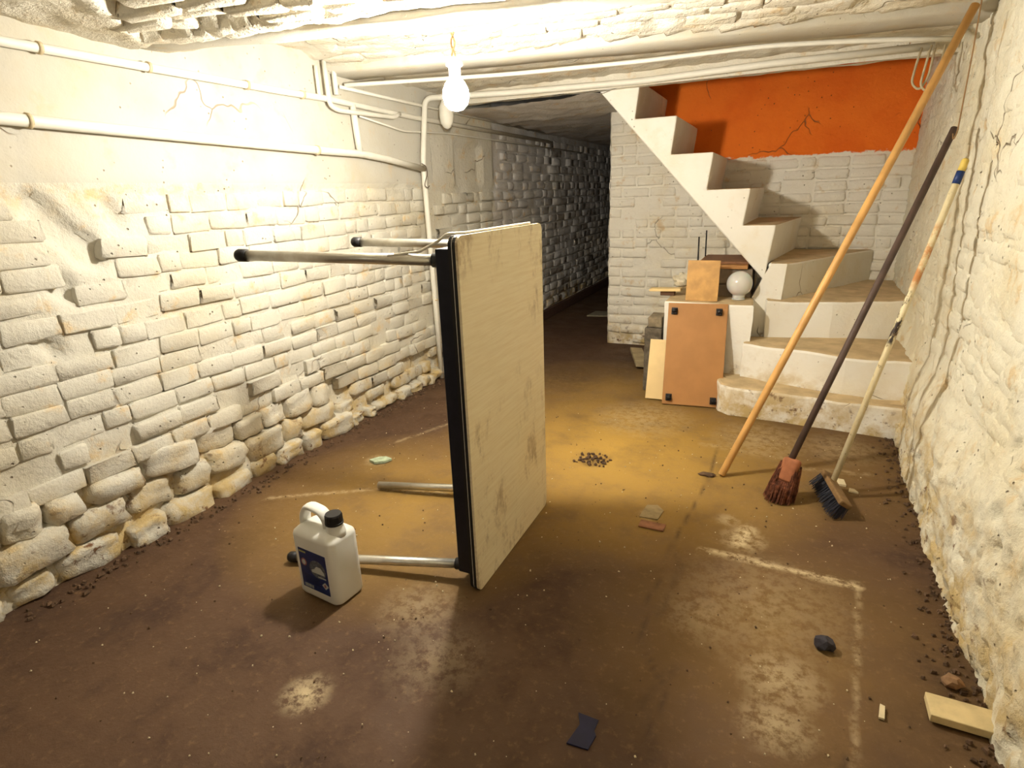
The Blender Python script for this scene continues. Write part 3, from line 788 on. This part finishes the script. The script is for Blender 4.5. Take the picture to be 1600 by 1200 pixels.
V = [(.046, y1_, .055), (.031, y1_, .064+.004), (.046, y1_, .081), (.060, y1_, .068)]
obj('hazard_diamond', (V+[(v[0], v[1]+.0006, v[2]) for v in V], [(0, 3, 2, 1), (4, 5, 6, 7), (0, 1, 5, 4), (1, 2, 6, 5), (2, 3, 7, 6), (3, 0, 4, 7)]), M_pale, lab)
obj('hazard_mark', disc(.0455, .068, .005, .006, y2_), M_pink, lab)
obj('barcode', merge(*[box(-.052+i*.0032, -.052+i*.0032+random.choice((.0008, .0016)), y1_, y1_+.0006, .039, .051) for i in range(13)]), M_pale, lab)['kind'] = 'stuff'

# ------------------------------------------------------------------ long tools leaning on the right wall
M_pine = plain('golden_pine', lin(214, 164, 98), .45, var=.12, scale=9)
M_dk = plain('dark_stained_wood', lin(86, 68, 60), .6, var=.18, scale=12)
pole = thing('wooden_pole', 'long golden wooden pole leaning across the corner up to the ceiling', 'pole', (-.137, 2.423, 0))
b0 = Vector((0, 0, .006)); b1 = Vector((.575+.137, 2.99-2.423, 1.812))
dr = (b1-b0).normalized()
obj('shaft', tube([b0, b0+dr*.004, b0+(b1-b0)*.5, b1], [.0135, .0155, .0155, .0155], 18), M_pine, pole, True)

# dark-handled broom
bs = Vector((.1227, 2.337, .165)); bt = Vector((.560, 2.875, 1.381))
br = thing('broom', 'old broom with dark handle and flared reddish brown fibre head', 'broom', (bs.x, bs.y, 0))
L0 = Vector((bs.x, bs.y, 0)); bd = (bt-bs).normalized()
obj('handle', tube([bs-bd*.04-L0, bs+(bt-bs)*.5-L0, bt-L0], .0128, 14), M_dk, br, True)
M_bblock = plain('reddish_wood', lin(168, 106, 72), .85, var=.15, scale=18)
M_fib = plain('coconut_fibre', lin(124, 72, 48), .9, var=.35, scale=60, bumpd=.004)
hx = Vector((.93, -.36, 0)).normalized(); hz = Vector((.22, .26, 1)).normalized(); hx = (hx-hz*hx.dot(hz)).normalized(); hy = hz.cross(hx)
HM = axes(bs-L0+Vector((-.004, -.012, -.045)), hx, hy, hz)
obj('head_block', xf(box(-.032, .032, -.026, .026, -.048, .050, .014, 3), HM), M_bblock, br, True)
rs = random.Random(5); Ps = []
for i in range(620):
    a = rs.uniform(0, 2*math.pi); q_ = math.sqrt(rs.random())
    u, v = q_*math.cos(a), q_*math.sin(a)
    k0 = rs.uniform(-.048, .03) if (q_ > .86 and v > -.75) else -.046
    k1 = 1.0 if k0 < -.04 else 1.12
    p0 = HM @ Vector((u*.036*k1, v*.026*k1, k0))
    dn = HM @ Vector((u*.057+rs.gauss(0, .003), v*.048+rs.gauss(0, .003), -.130))
    dirv = dn-p0; k = (rs.uniform(.0, .012)-p0.z)/dirv.z; q = p0+dirv*k
    mid_ = HM @ Vector((u*.055, v*.044, -.070))
    if mid_.z < q.z: mid_ = (p0+q)/2
    Ps.append(tube([p0, mid_, q], [.0024, .0024, .0013], 4))
tag(obj('bristles', merge(*Ps), M_fib, br), kind='stuff')
rs2 = random.Random(8)
# white-handled scrubbing brush
def white_handle():
    t = NT('peeling_white_paint'); z = t.xyz(t.objpos())[2]
    n_ = t.noise(26, 5, .7, t.vmul(t.objpos(), (1, 1, .35)))
    col = t.mix(t.ramp(n_, .3, .7), lin(224, 212, 176), lin(206, 188, 146))
    tan = t.math('MULTIPLY', t.math('MULTIPLY', t.ramp(z, .78, .84), t.ramp(z, 1.05, 1.0)), t.ramp(t.noise(14, 5, .7), .36, .52))
    col = t.mix(tan, col, lin(186, 128, 76))
    y = t.xyz(t.objpos())[1]
    bl = t.math('MULTIPLY', t.math('MULTIPLY', t.ramp(z, .58, .60), t.ramp(z, .80, .78)), t.ramp(n_, .47, .53))
    col = t.mix(bl, col, lin(52, 40, 34))
    col = t.mix(t.math('MULTIPLY', t.ramp(t.noise(40, 5), .62, .68), .7), col, lin(120, 96, 70))
    return t.done(col, .55)
M_wh = white_handle()
ws = Vector((.279, 2.385, .052)); wt = Vector((.553, 2.585, 1.262))
wb_ = thing('scrubbing_brush', 'long scrubbing brush with peeling white handle, blue tape and dark bristles', 'brush', M=along(ws, wt))
Lw = (wt-ws).length
obj('handle', tube([(0, 0, -.02), (0, 0, Lw*.5), (0, 0, Lw-.045)], .0115, 14), M_wh, wb_, True)
obj('blue_tape', tube([(0, 0, Lw-.085), (0, 0, Lw-.042)], .0125, 14), plain('blue_tape', lin(28, 52, 106), .5), wb_, True)
obj('handle_tip', tube([(0, 0, Lw-.044), (0, 0, Lw-.006), (0, 0, Lw)], [.0118, .0115, .008], 14), plain('yellow_wood', lin(214, 186, 92), .55), wb_, True)['label'] = 'bare yellow handle tip'
Mi = along(ws, wt).inverted()
# head: block lying along y, bristles pointing down and left
hA = Vector((.262, 2.45, .066)); hB = Vector((.312, 2.215, .060))
hyv = (hB-hA).normalized(); hzv = Vector((.50, .1, .86)); hzv = (hzv-hyv*hzv.dot(hyv)).normalized(); hxv = hyv.cross(hzv)
HM = axes((hA+hB)/2, hxv, hyv, hzv)
M_bw = plain('worn_brush_wood', lin(134, 104, 66), .7, var=.2, scale=30)
obj('head_block', xf(xf(box(-.024, .024, -.125, .125, -.008, .014, .006), HM), Mi), M_bw, wb_)
M_brs = plain('dark_blue_bristles', lin(34, 34, 48), .6, var=.25, scale=90)
Ps = []
for i in range(17):
    for j in range(6):
        for _ in range(3):
            u = -.020+.040*j/5+rs2.gauss(0, .0015); v = -.118+.236*i/16+rs2.gauss(0, .002)
            p0 = HM @ Vector((u, v, -.006)); q = HM @ Vector((u*1.5+rs2.gauss(0, .004), v*1.06+rs2.gauss(0, .004), -.064))
            if q.z < .002: q.z = .002+rs2.random()*.003
            Ps.append(xf(tube([p0, q], [.0019, .0012], 4), Mi))
tag(obj('bristles', merge(*Ps), M_brs, wb_), kind='stuff')

# ------------------------------------------------------------------ things stacked by the stair
M_mdf = plain('brown_hardboard', lin(174, 124, 72), .6, var=.06, scale=8)
M_ply = plain('pale_plywood', lin(234, 204, 146), .55, var=.06, scale=7)
M_ply2 = plain('golden_plywood', lin(208, 160, 94), .5, var=.14, scale=14)
M_edge = plain('dark_board_edge', lin(104, 72, 48), .7)
BL, BR_, TL = Vector((-.545, 3.240, .0)), Vector((-.219, 3.272, .0)), Vector((-.570, 3.418, .562))
ux = (BR_-BL).normalized(); uy = (TL-BL); uy = (uy-ux*uy.dot(ux)); hh = uy.length; uy.normalize(); un = ux.cross(uy)   # un faces the camera
W_ = (BR_-BL).length
dl = thing('wheeled_board', 'brown hardboard dolly with four black castors tilted against the stair platform', 'dolly', M=axes(BL, ux, uy, un))
obj('board', box(0, W_, .004, hh+.005, -.018, 0, .002), M_mdf, dl)
for (cx, cy) in ((.036, .045), (W_-.046, .04), (.036, hh-.042), (W_-.046, hh-.042)):
    cs = obj('castor', merge(box(cx-.017, cx+.017, cy-.02, cy+.02, 0, .004, .001), box(cx-.011, cx+.011, cy-.016, cy-.010, .004, .024), box(cx-.011, cx+.011, cy+.010, cy+.016, .004, .024)), M_black, dl)
    V, F = lathe([(.005, -.008), (.014, -.008), (.0155, -.005), (.0155, .005), (.014, .008), (.005, .008)], 16)
    obj('wheel', xf((V, F), Matrix.Translation((cx, cy, .022)) @ Matrix.Rotation(math.pi/2, 4, 'X') @ Matrix.Rotation(.5, 4, 'Y')), M_black, cs, True)
# pale board left of it
b0 = Vector((-.655, 3.298, .0)); t0 = Vector((-.684, 3.442, .337)); b1 = Vector((-.45, 3.31, 0))
ux = (b1-b0).normalized(); uy = t0-b0; uy = uy-ux*uy.dot(ux); h_ = uy.length; uy.normalize(); un = ux.cross(uy)
o = obj('pale_board', box(0, .2, .006, h_, -.012, 0, .001), M_ply, None, M=axes(b0, ux, uy, un)); tag(o, 'pale plywood panel leaning half hidden left of the brown dolly', 'board')
# golden board standing on the platform behind the dolly
b0 = Vector((-.482, 3.505, .569)); t0 = Vector((-.483, 3.535, .800)); b1 = Vector((-.305, 3.505, .569))
ux = (b1-b0).normalized(); uy = t0-b0; uy = uy-ux*uy.dot(ux); h_ = uy.length; uy.normalize(); un = ux.cross(uy)
o = obj('golden_board', box(0, .179, 0, h_, -.016, 0, .001), M_ply2, None, M=axes(b0, ux, uy, un)); tag(o, 'upright golden plywood offcut standing above the brown dolly', 'board')
# grey box on the platform, brown boards on top of it
M_gbox = plain('grey_painted_wood', lin(150, 134, 116), .8, var=.2, scale=9)
o = obj('grey_box', merge(box(-.45, -.135, 3.68, 4.15, .570, .64, .003), box(-.43, -.15, 3.69, 4.14, .64, .648), box(-.45, -.135, 3.68, 4.15, .648, .735, .003)), M_gbox, None)
tag(o, 'low grey wooden box on the platform behind the glass globe', 'box')
o = obj('brown_board', box(-.46, -.162, 3.66, 4.22, .737, .757, .002), M_mdf, None); tag(o, 'flat brown board lying lowest on the grey box under the flight', 'board')
o = obj('brown_board', shift(box(-.20, .17, -.2, .2, 0, .014, .002), (-.40+.16, 3.93, .758)), plain('dark_brown_board', lin(134, 92, 60), .6, var=.1), None)
tag(o, 'dark brown board topmost on the stack under the flight', 'board')
for i, (p, q) in enumerate((((-.455, 3.76, .758), (-.462, 3.80, .912)), ((-.455, 4.14, .758), (-.462, 4.18, .925)))):
    o = obj('dark_rod', tube([p, q], .0045, 8), M_black, None, True)
    tag(o, ('thin dark upright rod at the front corner of the board stack', 'thin dark upright rod at the rear of the board stack')[i], 'rod')
# glass globe
gl = thing('globe_lampshade', 'round milky glass globe lampshade standing on the stair platform', 'lampshade', (-.195, 3.60, .57))
t = NT('opal_glass'); t.b.inputs['Transmission Weight'].default_value = .25; t.b.inputs['Subsurface Weight'].default_value = .2
M_opal = t.done((.80, .79, .74, 1), .08, 0, .5)
pr_ = [(.034, 0), (.034, .022)]+[(.072*math.sin(a), .092-.072*math.cos(a)) for a in [math.radians(d_) for d_ in range(30, 176, 9)]]
obj('glass', lathe(pr_, 28), M_opal, gl, True)
obj('rim', lathe([(.0345, .001), (.037, .002), (.037, .007), (.0345, .008)], 28), M_opal, gl, True)
# pale slat and crumpled plastic left of the golden board
o = obj('board_offcut', xf(box(-.10, .09, -.035, .035, 0, .016, .002), Matrix.Translation((-.62, 3.66, .598)) @ Matrix.Rotation(-.03, 4, 'Y')), M_ply, None)
tag(o, 'short pale slat sticking out left over the platform edge', 'slat')
o = obj('slat_block', box(-.655, -.57, 3.645, 3.70, .5690, .597, .002), M_edge, None); tag(o, 'dark wooden block carrying the pale slat on the platform', 'block')
PW = plain('cloudy_plastic', lin(206, 194, 168), .3, var=.06)
bm = bmesh.new(); bmesh.ops.create_icosphere(bm, subdivisions=3, radius=1)
for v in bm.verts:
    k = 1+.45*noise.noise(v.co*1.7+Vector((3, 1, 0)))+.22*noise.noise(v.co*4)
    v.co = (v.co.x*k*.055, v.co.y*k*.04, max(-.6, v.co.z*k)*.05+.03)
o = obj('plastic_wrap', out(bm), PW, None, False, loc=(-.545, 3.75, .615)); tag(o, 'crumpled cloudy plastic wrap lying beside the golden board', 'plastic')
# grey concrete block and fallen plank at the foot of the wall
o = thing('concrete_block', 'dark grey concrete block standing left of the stair platform', 'block', (-.655, 3.54, 0))
M_conc = plain('dark_concrete', lin(110, 100, 86), .95, var=.25, scale=30, bumpd=.01)
obj('lower_block', wob(subd(box(-.05, .052, -.085, .09, 0, .40, .006), .05), .005, 20), M_conc, o)
obj('upper_block', wob(subd(box(-.035, .05, -.075, .09, .402, .465, .006), .05), .005, 20), plain('grey_mortar', lin(146, 132, 108), .95, var=.2, bumpd=.008), o)
M_pl = plain('weathered_plank', lin(176, 158, 122), .8, var=.18, scale=14)
o = obj('fallen_plank', xf(box(-.045, .045, -.23, .23, 0, .022, .002), Matrix.Translation((-.87, 4.10, .020)) @ Matrix.Rotation(.32, 4, 'Z') @ Matrix.Rotation(.08, 4, 'Y')), M_pl, None); tag(o, 'weathered plank lying on the floor at the foot of the brick pier', 'plank')

# ------------------------------------------------------------------ small things on the floor
def lump(label, name, cat, loc, sx, sy, sz, mat, seed, sub=2, rough=.35):
    bm = bmesh.new(); bmesh.ops.create_icosphere(bm, subdivisions=sub, radius=1)
    for v in bm.verts:
        k = 1+rough*noise.noise(v.co*1.6+Vector((seed, 0, 0)))
        v.co = (v.co.x*k*sx, v.co.y*k*sy, max(-.75, v.co.z*k)*sz+.75*sz)
    return tag(obj(name, out(bm), mat, None, False, loc=loc), label, cat)
lump('dark lump of coal lying near the floor seam', 'coal_lump', 'stone', (.213, 1.482, 0), .027, .022, .020, plain('coal', lin(58, 54, 62), .7, var=.2), 1)
M_tan = plain('brown_stone', lin(150, 116, 84), .9, var=.2)
lump('brown pebble by the pale wood offcut at the right wall', 'pebble', 'stone', (.495, 1.46, 0), .022, .018, .018, M_tan, 2)
o = obj('wood_offcut', xf(box(-.068, .07, -.038, .038, 0, .020, .002), Matrix.Translation((.492, 1.352, .003)) @ Matrix.Rotation(-.03, 4, 'Z') @ Matrix.Rotation(-.05, 4, 'X')), plain('pale_timber', lin(222, 200, 150), .7, var=.14, scale=16), None)
tag(o, 'pale wood offcut lying against the foot of the right wall', 'wood')
def scrap(name, label, cat, pts, z, mat, th=.004):
    n = len(pts)
    cx = sum(p[0] for p in pts)/n; cy = sum(p[1] for p in pts)/n
    V = [(p[0]-cx, p[1]-cy, .0) for p in pts]+[(p[0]-cx, p[1]-cy, th+.002*N(p[0], p[1], 0, 30)) for p in pts]
    F = [tuple(range(n))[::-1], tuple(range(n, 2*n))]+[(i, (i+1) % n, (i+1) % n+n, i+n) for i in range(n)]
    return tag(obj(name, (V, F), mat, None, loc=(cx, cy, z)), label, cat)
scrap('blue_scrap', 'dark blue plastic scrap lying flat on the floor nearest the camera', 'plastic', [(-.335, .942), (-.285, .945), (-.278, .985), (-.286, .998), (-.284, 1.028), (-.335, 1.030), (-.322, 1.0)], .0, plain('dark_blue_plastic', lin(24, 24, 58), .6))
scrap('plaster_flake', 'larger white plaster flake right of the scrubbing brush', 'plaster', [(.30, 2.505), (.345, 2.498), (.340, 2.55), (.305, 2.555)], .0, M_chip, .008)
scrap('plaster_flake', 'smaller white plaster flake right of the scrubbing brush', 'plaster', [(.350, 2.455), (.385, 2.452), (.372, 2.478), (.355, 2.48)], .0, M_chip, .007)
o = obj('brick_fragment', xf(box(-.047, .047, -.024, .024, 0, .006, .002), Matrix.Translation((-.336, 1.918, .0)) @ Matrix.Rotation(-.03, 4, 'Z')), plain('worn_red_brick', lin(150, 104, 76), .9, var=.2), None)
tag(o, 'worn reddish brick face set in the floor right of the table', 'brick')
scrap('mortar_patch', 'pale mortar patch just behind the reddish brick in the floor', 'mortar', [(-.395, 1.965), (-.325, 1.968), (-.315, 2.04), (-.345, 2.075), (-.385, 2.06)], 0, plain('pale_mortar', lin(160, 140, 104), .9, var=.15), .004)
scrap('crumpled_paper', 'crumpled greenish white scrap on the floor left of the table', 'paper', [(-1.705, 2.0), (-1.665, 1.985), (-1.625, 2.01), (-1.61, 2.05), (-1.65, 2.06), (-1.68, 2.04)], .0, plain('greenish_paper', lin(182, 196, 166), .7, var=.2, scale=50), .012)
lump('flat dark clod on the floor between table and pole', 'earth_clod', 'clod', (-.195, 2.405, 0), .035, .016, .009, M_soil, 5)
scrap('white_chip', 'small rectangular white chip on the floor left of the wood offcut', 'plaster', [(.318, 1.285), (.330, 1.285), (.336, 1.325), (.326, 1.328)], .0, M_chip, .006)
scrap('passage_sheet', 'pale sheet lying on the dark passage floor', 'sheet', [(-1.72, 5.55), (-1.42, 5.6), (-1.42, 5.8), (-1.70, 5.8)], .0, plain('grey_sheet', lin(150, 142, 120), .6), .01)
rs = random.Random(21)
tag(obj('sweepings', crumbs(60, lambda r: (-.71+r.gauss(0, .04), 2.38+r.gauss(0, .035)), .004, .016, 12), M_soil), 'little heap of dark sweepings on the floor right of the table', 'debris', kind='stuff')

# repeats of one kind share a group
for stem, grp in (('stub_pipe', 'short pipe stubs hanging from the vault'), ('cable_loop', 'cable loops at the end of the conduit'), ('plaster_flake', 'plaster flakes beside the scrubbing brush'),
                  ('brown_board', 'boards stacked on the grey box'), ('dark_rod', 'dark rods standing at the board stack')):
    for o in list(S.objects):
        if o.parent is None and o.name.split('.')[0] == stem: o['group'] = grp
